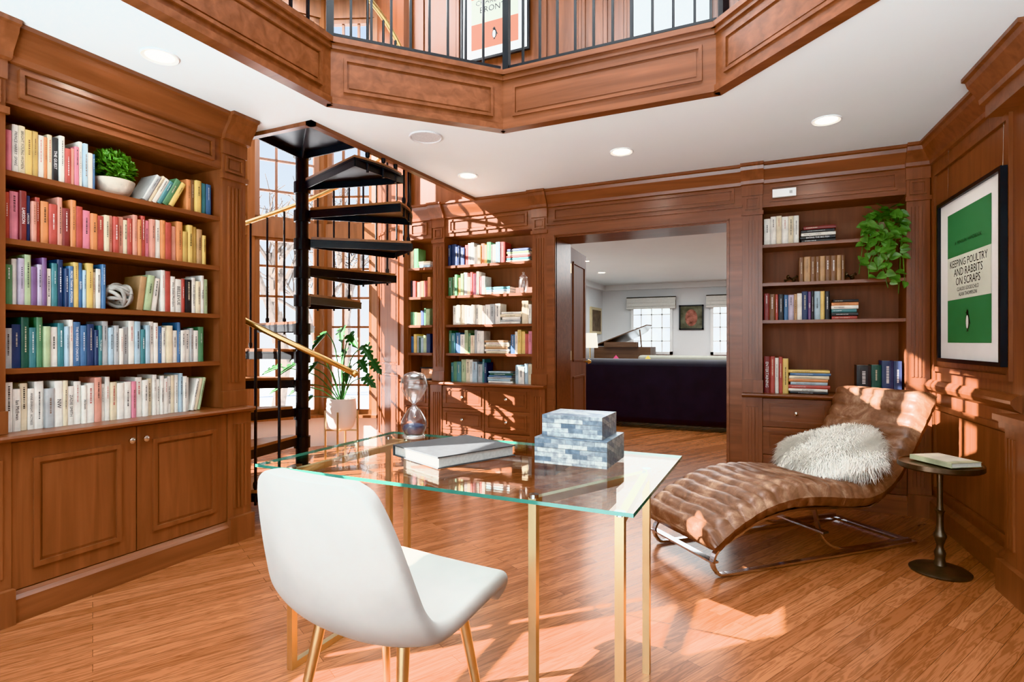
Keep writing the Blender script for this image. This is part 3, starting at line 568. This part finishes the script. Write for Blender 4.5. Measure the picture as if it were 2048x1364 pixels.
for lat,z,sz in ((.22,1.16,.17),(-.10,1.28,.19),(-.40,.98,.18),(.10,.95,.15),(.27,.86,.14),(-.26,.80,.16),(-.58,.95,.17),(.0,1.33,.16),(-.2,.68,.13),(-.48,.78,.15),(.2,1.02,.14),(.05,1.12,.15),(-.3,1.12,.15),(.15,1.26,.15),(-.15,1.0,.15),(.3,1.0,.14)):
    dp=rnd.uniform(-.25,.12); e=(cs*lat-sn*dp,sn*lat+cs*dp,z); sm.tube(cr([(0,0,.58),(e[0]*.4,e[1]*.4,.58+(z-.58)*.75),e],5),.006,6)
    leaf(lm,e,(cs*lat*2+rnd.uniform(-.2,.2),sn*lat*2-.35,-.35),(-.3,-.7,.8),sz,1,.2)
sm.build('stems',LEAF3,mo,smooth=50); lm.build('leaves',LEAF3,mo,fix=False)
# ---------------- glass desk
DX0,DX1,DY0,DY1=-1.73,-.34,1.46,2.28; DCX=(DX0+DX1)/2
dk=thing('glass_desk','glass topped desk with square gold metal legs in the middle of the room','desk',(DCX,1.88,0)); iv=Matrix.Translation((-DCX,-1.88,0))
gt=MB().box(DX0,DX1,DY0,DY1,.739,.75).xf(iv).build('glass_top',GL_TOP,dk); gt.data.materials.append(GL_EDGE)
for p in gt.data.polygons: p.material_index=0 if abs(p.normal.z)>.5 else 1
def loop(pts,zs):
    for x,y in pts: MB().box(x-.0125,x+.0125,y-.0125,y+.0125,.0,.73).xf(iv).build('leg',GOLD,dk)
    for p,q in zip(pts[:-1],pts[1:]):
        for z in zs: MB().bar((p[0],p[1],z),(q[0],q[1],z),.024).xf(iv).build('leg_rail',GOLD,dk)
    for x,y in pts: MB().lathe([(.016,.728),(.016,.739)],14,(x,y,0)).xf(iv).build('glass_pad',CHROME,dk,smooth=40)
loop([(-.665,1.56),(-.43,2.05),(-.385,1.50)],(.718,)); loop([(-1.61,1.52),(-1.59,2.20),(-1.695,2.2)],(.718,.0125))
hg=thing('hourglass','clear glass hourglass with dark sand standing on the glass desk','hourglass',(*PZ(828,876,.7505),.7505))
MB().lathe(cr([(.050,0),(.052,.012),(.045,.022),(.058,.05),(.056,.085),(.03,.13),(.008,.155),(.03,.18),(.058,.225),(.06,.26),(.045,.295),(.0,.31)],4),28).build('glass',GL_HG,hg,smooth=60)
MB().lathe([(.045,.024),(.052,.04),(.048,.06),(.03,.066),(0,.068)],24).build('sand',mat('blue_sand',(.03,.045,.10),.7,0,.4,200),hg,smooth=50)
MB().lathe([(.0,.002),(.047,.002),(.047,.012),(.040,.018),(0,.018)],24).build('base',mat('hourglass_base',(.5,.44,.40),.2,0),hg,smooth=40)
bk=thing('coffee_table_book','large dark grey hardback book lying on the glass desk','book',(-1.15,1.90,.7505),R(66))
MB().box(-.18,.18,-.16,.16,.038,.042).box(-.18,.18,-.16,.16,0,.004).box(-.18,.18,.156,.16,.004,.038).build('cover',mat('charcoal_cloth',(.045,.047,.05),.6,0,.15,40),bk); MB().box(-.172,.172,-.153,.156,.004,.038).build('pages',mat('white_pages',(.42,.41,.39),.8,0,.1,90),bk)
def mosaic():
    m,nt,b=newmat('bone_mosaic'); N=nt.nodes.new; L=nt.links.new
    tc=N('ShaderNodeTexCoord'); sp=N('ShaderNodeSeparateXYZ'); ad=N('ShaderNodeMath'); cb_=N('ShaderNodeCombineXYZ'); L(tc.outputs['Object'],sp.inputs[0]); L(sp.outputs['X'],ad.inputs[0]); L(sp.outputs['Y'],ad.inputs[1]); L(ad.outputs[0],cb_.inputs['X'])
    a2=N('ShaderNodeMath'); a2.operation='MULTIPLY_ADD'; L(sp.outputs['Y'],a2.inputs[0]); a2.inputs[1].default_value=.35; L(sp.outputs['Z'],a2.inputs[2]); L(a2.outputs[0],cb_.inputs['Y'])
    br=N('ShaderNodeTexBrick'); br.inputs['Scale'].default_value=1; br.inputs['Brick Width'].default_value=.055; br.inputs['Row Height'].default_value=.0165; br.inputs['Mortar Size'].default_value=.0007
    br.inputs['Color1'].default_value=(.105,.15,.20,1); br.inputs['Color2'].default_value=(.47,.475,.455,1); br.inputs['Mortar'].default_value=(.2,.21,.23,1); L(cb_.outputs[0],br.inputs['Vector'])
    n=N('ShaderNodeTexNoise'); n.inputs['Scale'].default_value=55; n.inputs['Detail'].default_value=6; L(tc.outputs['Object'],n.inputs['Vector']); r=N('ShaderNodeValToRGB'); r.color_ramp.elements[0].position=.36; r.color_ramp.elements[0].color=(.55,.6,.66,1); r.color_ramp.elements[1].position=.68; r.color_ramp.elements[1].color=(1.3,1.3,1.27,1); L(n.outputs['Fac'],r.inputs['Fac'])
    mx_=N('ShaderNodeMixRGB'); mx_.blend_type='MULTIPLY'; mx_.inputs['Fac'].default_value=.85; L(br.outputs['Color'],mx_.inputs['Color1']); L(r.outputs['Color'],mx_.inputs['Color2']); L(mx_.outputs['Color'],b.inputs['Base Color']); b.inputs['Roughness'].default_value=.35; return m
MOS=mosaic()
for (x0,x1,y0,y1,z0,h,lb_) in ((-.815,-.54,1.92,2.16,.7505,.095,'larger blue grey mosaic box underneath on the glass desk'),(-.795,-.565,1.945,2.14,.8465,.08,'smaller blue grey mosaic box on top of the other box')):
    w,d=x1-x0,y1-y0; o=thing('mosaic_box',lb_,'box',((x0+x1)/2,(y0+y1)/2,z0)); MB().box(-w/2,w/2,-d/2,d/2,0,h*.62).build('box_base',MOS,o); MB().box(-w/2,w/2,-d/2,d/2,h*.63,h).build('lid',MOS,o)
# ---------------- chair
ch=thing('dining_chair','cream velvet bucket chair with slim gold legs at the glass desk','chair',(-1.005,1.315,0),R(-5))
prof=[(y,z,hw*1.05,wr) for y,z,hw,wr in cr([(.265,.395,.18,0),(.285,.43,.20,0),(.255,.462,.215,.004),(.1,.452,.235,.02),(-.05,.44,.252,.035),(-.15,.448,.26,.05),(-.22,.505,.258,.06),(-.25,.60,.245,.055),(-.27,.70,.228,.045),(-.284,.79,.205,.03),(-.292,.845,.18,.02),(-.294,.872,.137,.012)],4)]
vs=[];NU=14;n=len(prof)
for i,(y,z,hw,wr) in enumerate(prof):
    a=prof[max(0,i-1)];b=prof[min(n-1,i+1)]; ty,tz=b[0]-a[0],b[1]-a[1]; l=math.hypot(ty,tz); ny,nz=tz/l,-ty/l
    for k in range(NU+1):
        u=-1+2*k/NU; q=wr*abs(u)**2.4; vs.append((u*hw,y+ny*q,z+nz*q))
fs=[(i*(NU+1)+k,i*(NU+1)+k+1,(i+1)*(NU+1)+k+1,(i+1)*(NU+1)+k) for i in range(n-1) for k in range(NU)]
sh=MB().add(vs,fs).build('shell',CREAMF,ch,smooth=180)
so=sh.modifiers.new('s','SOLIDIFY'); so.thickness=.055; so.offset=0; ss=sh.modifiers.new('b','SUBSURF'); ss.levels=2; ss.render_levels=2
for sx_ in (-1,1):
    for y0,y1 in ((.13,.20),(-.12,-.20)):
        MB().tube([(sx_*.15,y0,.42),(sx_*.20,y1,.0)],[.017,.010],12).build('leg',GOLD,ch,smooth=50)
# ---------------- chaise
cz=thing('chaise_longue','brown channelled leather chaise longue on a chrome frame','chaise',(-.26,2.97,0),PI/4)
top=cr([(-.06,.215),(.05,.285),(.15,.335),(.3,.39),(.5,.42),(.7,.41),(.9,.385),(1.05,.38),(1.18,.435),(1.31,.575),(1.42,.735),(1.53,.90)],24)
vs=[];n=len(top);MU=28;WC=.61; per=2*(MU+1); arc=0
for i,(x,z) in enumerate(top):
    a=top[max(0,i-1)];b=top[min(n-1,i+1)]; tx_,tz_=b[0]-a[0],b[1]-a[1]; l=math.hypot(tx_,tz_); nx,nz=-tz_/l,tx_/l
    if i: arc+=math.hypot(x-top[i-1][0],z-top[i-1][1])
    end=min(1,.45+arc/.05) if i<n-8 else (.45+.55*(n-1-i)/8)
    for sgn in (1,-1):
        for k in range(MU+1):
            u=-1+2*k/MU; u2=u*sgn; edge=(1-abs(u)**12)**.5 if abs(u)<1 else 0
            wob=.005*math.sin(u2*6+arc*3)+.003*math.sin(u2*13+arc*11)
            rib=abs(math.sin(PI*(arc+wob)/.078))**.45
            puck=.0016*math.sin(u2*26+arc*20)*math.sin(u2*9-arc*31)
            roll=.034*max(0,1-(abs(arc-1.84)/.14)**2)
            hgt=(.060*edge*end+((.019*rib+puck+roll)*edge*end if sgn>0 else .006*rib*edge))
            vs.append((x+nx*(hgt*sgn-.05),WC/2+u2*WC/2*(1+.014*rib),z+nz*(hgt*sgn-.05)))
fs=[]
for i in range(n-1):
    for k in range(per): fs.append((i*per+k,i*per+(k+1)%per,(i+1)*per+(k+1)%per,(i+1)*per+k))
fs+= [tuple(range(per)),tuple(range((n-1)*per,n*per))]
MB().add(vs,fs).build('cushion',LEA,cz,smooth=80)
path=cr([(1.45,.012),(1.0,.012),(.5,.012),(.08,.012),(.02,.03),(-.005,.085),(.03,.145),(.15,.205),(.3,.265),(.5,.295),(.75,.285),(.95,.262),(1.08,.262),(1.2,.33),(1.33,.5),(1.46,.70)],5)
p2=cr([(.70,.285),(.72,.2),(.76,.1),(.86,.04),(1.0,.022),(1.45,.022)],5)
for y0 in (.035,WC-.065):
    MB().strip(path,y0,y0+.03,.012).build('side_frame',CHROME,cz); MB().strip(p2,y0+.03,y0+.055,.012).build('leg',CHROME,cz)
for x,z in ((0,.085),(1.44,.012),(.74,.15)): MB().box(x-.02,x+.02,.035,WC-.035,z-.005,z+.005).build('cross_bar',CHROME,cz)
for k in range(9): x,z=top[24+k*25]; MB().box(x-.012,x+.012,.04,WC-.04,z-.125,z-.115).build('strap',BLACK,cz)
cx_,cy_=Matrix.Rotation(PI/4,2)@Vector((1.08,.31)); 
pil=thing('fur_pillow','white shaggy fur pillow resting on the leather chaise','pillow',(-.26+cx_,2.97+cy_,.505),(0,0,PI/4))
RP=Matrix.Rotation(R(-26),4,'Y')@Matrix.Rotation(R(42),4,'Z')
def psurf(u,v,s):
    e=max(0,(1-u**4)*(1-v**4))**.6; k=1-.10*(u*u*v*v-.3); return Vector((u*.245*k,v*.27*k,s*.058*e))
vs=[];G=14
for s in (1,-1):
    for i in range(G+1):
        for j in range(G+1): vs.append(psurf(-1+2*i/G,-1+2*j/G,s))
fs=[]
for s in (0,1):
    for i in range(G):
        for j in range(G): o_=s*(G+1)**2; fs.append((o_+i*(G+1)+j,o_+(i+1)*(G+1)+j,o_+(i+1)*(G+1)+j+1,o_+i*(G+1)+j+1))
FUR=mat('white_fur',(.93,.89,.82),.9,0,.04,30)
MB().add(vs,fs).xf(RP).build('cushion',FUR,pil,smooth=60)
fu=MB(); frn=random.Random(21)
for i in range(15000):
    u,v=frn.uniform(-1,1),frn.uniform(-1,1); s=1 if frn.random()<.8 else -1
    p=RP@psurf(u,v,s); nn=RP@Vector((u*.9*abs(u)+.15*math.sin(v*5),v*.9*abs(v)+.15*math.sin(u*6),s*.28)); cl=math.sin(u*6+v*4)*.3
    d=(nn.normalized()+Vector((frn.gauss(cl,.18),frn.gauss(-cl,.18),frn.gauss(-.1,.18)))).normalized(); L=frn.uniform(.04,.085)
    sd=d.cross(Vector((frn.random(),frn.random(),1))).normalized()*.0018; md=p+d*L*.55; tip=p+d*L*.85+Vector((frn.gauss(0,.01),frn.gauss(0,.01),-.03))
    fu.add([p-sd,p+sd,md+sd*.8,md-sd*.8,tip],[(0,1,2,3),(3,2,4)])
fo=fu.build('fur',FUR,pil,fix=False); fo['kind']='stuff'
# ---------------- side table + book
tx_,ty_=PZ(1880,1143,0); tb=thing('side_table','small round dark bronze pedestal side table beside the chaise','side table',(tx_,ty_,0))
MB().lathe([(0,.545),(.165,.545),(.178,.538),(.186,.545),(.186,.568),(.178,.568),(.174,.562),(0,.562)],40).build('top',BRONZE,tb,smooth=35)
MB().lathe(cr([(.03,.035),(.022,.07),(.026,.10),(.015,.13),(.024,.17),(.03,.19),(.018,.22),(.016,.30),(.024,.32),(.014,.34),(.014,.50),(.022,.52),(.05,.543)],3),18).build('column',BRONZE,tb,smooth=50)
MB().lathe([(.133,0),(.136,.008),(.125,.016),(.08,.024),(.04,.034),(.03,.036)],36).build('foot',BRONZE,tb,smooth=30)
sb=thing('paperback','cream and olive paperback lying on the round side table','book',(tx_+.02,ty_,.5685),R(35))
MB().box(-.09,.09,-.12,.12,.022,.0245).box(-.09,.09,-.12,.12,0,.0025).box(-.09,-.0875,-.12,.12,.0025,.022).build('cover',mat('paperback_cover',(.40,.40,.26),.5,0,.4,9),sb); MB().box(-.0875,.087,-.117,.117,.0025,.022).build('pages',PAGE,sb); MB().box(-.075,.085,-.08,.117,.0246,.0252).build('cover_panel',mat('paperback_panel',(.58,.55,.46),.5,0,.2,12),sb)
# ---------------- living room beyond
LWX=-3.77
struct(MB().box(-4,4,13,13.1,0,2.6),'wall_far',GREYW); struct(MB().box(-4,LWX,5.12,13,0,2.6),'wall_far_left',GREYW); struct(MB().box(3.9,4,5.12,13,0,2.6),'wall_far_right',GREYW)
struct(MB().box(-4,-1.85,5.115,5.13,0,2.6).box(-.32,4,5.115,5.13,0,2.6),'wall_far_near',GREYW)
struct(MB().box(-4,4,5.12,13.1,2.5,2.6),'ceiling_far',CEIL); struct(MB().box(LWX,3.9,12.9,13,2.38,2.5).box(LWX,LWX+.1,5.2,12.9,2.38,2.5),'trim_7',WHITE)
GLOW=mat('daylight_pane',(.85,.92,1),.5,0,.1,2,0,1.6)
def lwin(px0,px1):
    x0,x1=XY(px0,12.95),XY(px1,12.95); WN[0]+=1; w=MB().box(x0,x1,-.05,0,.9,.96).box(x0,x1,-.05,0,2.1,2.16).box(x0,x0+.06,-.05,0,.9,2.16).box(x1-.06,x1,-.05,0,.9,2.16)
    for k in range(1,4): x=x0+(x1-x0)*k/4; w.box(x-.012,x+.012,-.03,0,.9,2.1)
    for z in (1.2,1.5,1.8): w.box(x0,x1,-.03,0,z-.012,z+.012)
    o=struct(w,'window_%d'%WN[0],WHITE,loc=(0,12.99,0)); MB().box(x0+.06,x1-.06,-.012,-.006,.96,2.1).build('pane',GLOW,o)
    return x0,x1
SHD=mat('shade_linen',(.66,.65,.61),.8,0,.05,30)
for a,b,lb_ in ((1262,1345,'pale roman shade on the far living room window beside the portrait'),(1421,1500,'pale roman shade on the far window by the right door leaf')):
    x0,x1=lwin(a,b); m=MB().box(x0-.08,x1+.08,-.14,-.06,1.98,2.2)
    for k in range(3): m.box(x0-.08,x1+.08,-.155,-.05,1.93+.07*k,1.975+.07*k)
    m.box(x0-.08,x1+.08,-.14,.01,2.18,2.2); tag(m.build('roman_shade',SHD,loc=(0,12.99,0)),lb_,'window shade')
x0,x1=XY(1358,12.95),XY(1407,12.95); z0,z1=1.45,2.0
po=thing('portrait_painting','dark framed red and green portrait on the far living room wall','picture',((x0+x1)/2,12.99,z0)); w=(x1-x0)/2; h=z1-z0
MB().box(-w,w,-.04,0,0,.03).box(-w,w,-.04,0,h-.03,h).box(-w,-w+.03,-.04,0,0,h).box(w-.03,w,-.04,0,0,h).build('frame',BLACK,po)
MB().box(-w+.03,w-.03,-.02,-.004,.03,h-.03).build('canvas',mat('canvas_dark',(.13,.13,.09),.7,0,.7,6),po)
MB().add([(w*.5*math.cos(2*PI*k/20),-.022,h*.48+h*.34*math.sin(2*PI*k/20)) for k in range(20)],[tuple(range(20))]).build('painted_shape',mat('paint_red',(.30,.12,.09),.7,0,.8,9),po,fix=False)
gf=thing('gold_framed_picture','gold framed picture on the left living room wall','picture',(LWX,12.4,1.36))
MB().box(0,.04,-.4,.4,0,.6).build('frame',GOLD,gf); MB().box(.04,.045,-.32,.32,.06,.54).build('canvas',mat('canvas_brown',(.12,.08,.05),.6,0,.6,8),gf)
VEL=mat('midnight_velvet',(.010,.008,.015),.75,0,.3,6,0,0,.1)
so_=thing('velvet_sofa','dark midnight velvet sofa seen from behind through the doorway','sofa',(-1.45,8.2,0))
def rbox(x0,x1,y0,y1,z0,z1,name,m,parent,bv=.05):
    o=MB().box(x0,x1,y0,y1,z0,z1).build(name,m,parent,smooth=60); b=o.modifiers.new('b','BEVEL'); b.width=bv; b.segments=4; return o
rbox(-1.2,1.2,-.45,-.2,.06,.95,'backrest',VEL,so_,.09); rbox(-1.2,-.98,-.2,.5,.06,.65,'armrest',VEL,so_); rbox(.98,1.2,-.2,.5,.06,.65,'armrest',VEL,so_); rbox(-.98,.98,-.2,.5,.1,.45,'seat',VEL,so_)
for x in (-1.1,1.1):
    for y in (-.38,.42): MB().box(x-.025,x+.025,y-.025,y+.025,0,.08).build('foot',BLACK,so_)
for px,c,lb_ in ((1232,('cushion_pink',(.42,.04,.12)),'bright pink cushion peeking over the dark sofa back'),(1296,('cushion_yellow',(.5,.38,.07)),'yellow cushion peeking over the dark sofa back')):
    o=thing('cushion',lb_,'cushion',(XY(px,8.14),8.14,.455)); q=MB(); G2=8; vv=[]
    for s in (1,-1):
        for i in range(G2+1):
            for j in range(G2+1):
                u,v=-1+2*i/G2,-1+2*j/G2; e=max(0,(1-u**4)*(1-v**4))**.6; vv.append(((u-v)*.12*(1-.1*abs(u*v)),s*.07*e,.27+(u+v)*.135))
    ff=[(s*(G2+1)**2+i*(G2+1)+j,s*(G2+1)**2+(i+1)*(G2+1)+j,s*(G2+1)**2+(i+1)*(G2+1)+j+1,s*(G2+1)**2+i*(G2+1)+j+1) for s in (0,1) for i in range(G2) for j in range(G2)]
    q.add(vv,ff).build('cover',mat(c[0],c[1],.8),o,smooth=60)
PS=mat('pale_sofa_linen',(.22,.215,.185),.85,0,.05,8); ps=thing('pale_sofa','pale linen sofa beyond the dark velvet sofa','sofa',(-1.0,9.9,0))
rbox(-1.3,1.2,.3,.55,.05,.94,'backrest',PS,ps); rbox(-1.3,1.2,-.4,.3,.05,.45,'seat',PS,ps); rbox(-1.3,-1.08,-.4,.3,.45,.65,'armrest',PS,ps); rbox(.98,1.2,-.4,.3,.45,.65,'armrest',PS,ps)
for x in (-1.2,1.1):
    for y in (-.33,.48): MB().box(x-.025,x+.025,y-.025,y+.025,0,.07).build('foot',BLACK,ps)
pn=thing('grand_piano','dark brown grand piano with its lid raised in the far living room','piano',(*PD(1262,12.0),0),R(-8)); PW=wood('piano_wood',(.05,.026,.015),(.10,.053,.03),0,.18)
bp=[(x*.8,y*.8) for x,y in cr([(-.75,-.7),(-.75,.5),(-.5,.72),(0,.7),(.35,.45),(.55,.1),(.75,-.2),(.78,-.7)],5)]
MB().prism(bp,.74,1.08).build('body',PW,pn)
MB().prism(bp,0,.022).xf(Matrix.Translation((-.6,0,1.09))@Matrix.Rotation(R(-20),4,'Y')@Matrix.Translation((.6,0,0))).build('lid',PW,pn)
MB().tube([(.42,-.5,1.07),(.38,-.5,1.43)],.014,6).build('lid_prop',PW,pn)
MB().box(-.33,.38,-.66,-.57,1.08,1.18).build('music_desk',PW,pn)
for x,y in ((-.48,.32),(.48,-.40),(-.48,-.44)): MB().lathe([(.05,0),(.07,.3),(.06,.74)],12,(x,y,0)).build('leg',PW,pn)
lx,ly=PD(1180,9.3); lp_=thing('floor_lamp','slim floor lamp with white drum shade behind the dark sofa','lamp',(lx,ly,0))
MB().lathe([(.13,1.09),(.11,1.33)],24).build('shade',mat('lamp_shade',(.9,.85,.75),.8,0,.03,8,0,.8),lp_,smooth=40,fix=False); MB().tube([(0,0,.02),(0,0,1.2)],.01,8).build('pole',BRASS,lp_); MB().lathe([(.12,0),(.12,.02)],24).build('base',BRASS,lp_)
for px,py,lb_ in ((1170,522,'nearer recessed light in the living room ceiling'),(1203,545,'farther recessed light in the living room ceiling')): downlight(px,py,2.5,lb_)
# ---------------- outdoors
struct(MB().box(-60,-5.5,-30,60,-.5,-.4).box(-5.5,-4,5.3,60,-.5,-.4),'ground',mat('snow',(.85,.87,.92),.8,0,.05,.5))
BARK=mat('bark',(.14,.115,.10),.9,0,.3,12)
def tree(x,y,h,seed,lb_):
    rr=random.Random(seed); m=MB()
    def grow(p,d,L,r,lev):
        q=p+d*L; mid=p+d*L*.5+Vector((rr.gauss(0,.04),rr.gauss(0,.04),0))*L; m.tube([p,mid,q],[r,r*.85,r*.7],5 if lev<3 else 3)
        if lev>=5: return
        for k in range(3 if lev<4 else 2):
            nd=(d+Vector((rr.gauss(0,.5),rr.gauss(0,.5),rr.gauss(.08,.3)))).normalized(); grow(p+d*L*rr.uniform(.55,1),nd,L*rr.uniform(.6,.8),r*.6,lev+1)
    t=thing('bare_tree',lb_,'tree',(x,y,-.4)); grow(Vector((0,0,0)),Vector((0,0,1)),h*.28,h*.02,0); m.build('branches',BARK,t,fix=False)
tree(-10.0,9.0,8,1,'bare winter tree directly outside the tall windows'); tree(-16,9,10,2,'bare winter tree farther out left of the spiral stair pole'); tree(-10,15.5,9,3,'bare winter tree seen through the right hand window'); tree(-17,19,12,4,'tall bare winter tree in the distance'); tree(-14,14.2,8,8,'middle bare tree beyond the stair pole')
hs=thing('neighbour_house','pale distant house seen through the right hand window','house',(-19,31,-.4),R(30))
MB().box(-4,4,-3,3,0,3).build('walls',mat('siding',(.5,.5,.5),.8),hs); MB().prof([(-3.4,3),(3.4,3),(0,5)],-4.3,4.3).build('roof',mat('roof_grey',(.3,.3,.33),.8),hs)
# ---------------- light
W=bpy.data.worlds.new('sky'); S.world=W; W.use_nodes=True; nt=W.node_tree; bg=nt.nodes['Background']
tc=nt.nodes.new('ShaderNodeTexCoord'); sp=nt.nodes.new('ShaderNodeSeparateXYZ'); rp=nt.nodes.new('ShaderNodeValToRGB'); nt.links.new(tc.outputs['Generated'],sp.inputs[0]); nt.links.new(sp.outputs['Z'],rp.inputs[0])
rp.color_ramp.elements[0].color=(.90,.93,.96,1); rp.color_ramp.elements[1].color=(.48,.68,.95,1); rp.color_ramp.elements[1].position=.75; nt.links.new(rp.outputs[0],bg.inputs[0]); bg.inputs[1].default_value=1.5
def light(name,typ,loc,e,col=(1,1,1),size=None,size_y=None,direction=(0,0,-1)):
    l=bpy.data.lights.new(name,typ); l.energy=e; l.color=col; o=bpy.data.objects.new(name,l); COL.objects.link(o); o.location=loc; o.rotation_euler=Vector(direction).to_track_quat('-Z','Y').to_euler()
    if typ=='AREA':
        l.size=size
        if size_y: l.shape='RECTANGLE'; l.size_y=size_y
    return l
sun=light('sun','SUN',(-8,-6,8),62,(1,.97,.91),direction=(.62,.62,-.47)); sun.angle=R(.3)
CO=(.88,.955,1)
light('gallery_light','AREA',(-.9,1.6,5.1),310,CO,3.0)  # added fill area above the octagon, no such fitting up there
light('window_fill','AREA',(-.5,-2.6,1.7),80,CO,3.6,1.7,(0,1,.12))  # unseen fill added behind the camera; that wall has no window
cb2=light('ceiling_bounce','AREA',(-.7,-1.5,.4),360,(.77,.93,1),3.4,2.2,(0,.36,1)); cb2.spread=R(125)  # uplight added out of view to brighten the ceiling
light('living_light','AREA',(-1,9,2.45),290,(.96,1,1),4.5); light('stair_light','AREA',(-4,3.8,5.1),110,(.95,.98,1),1.5)  # both are added fill areas for living room and stairs, not fittings
for i,(x,y,z) in enumerate(CANS[:4]):
    l=light('downlight_lamp','SPOT',(x,y,z-.02),20,(1,.93,.84)); l.spot_size=R(125); l.spot_blend=.6; l.shadow_soft_size=.05
try: S.view_settings.view_transform='Khronos PBR Neutral'
except Exception: S.view_settings.view_transform='Standard'
S.view_settings.exposure=0.02
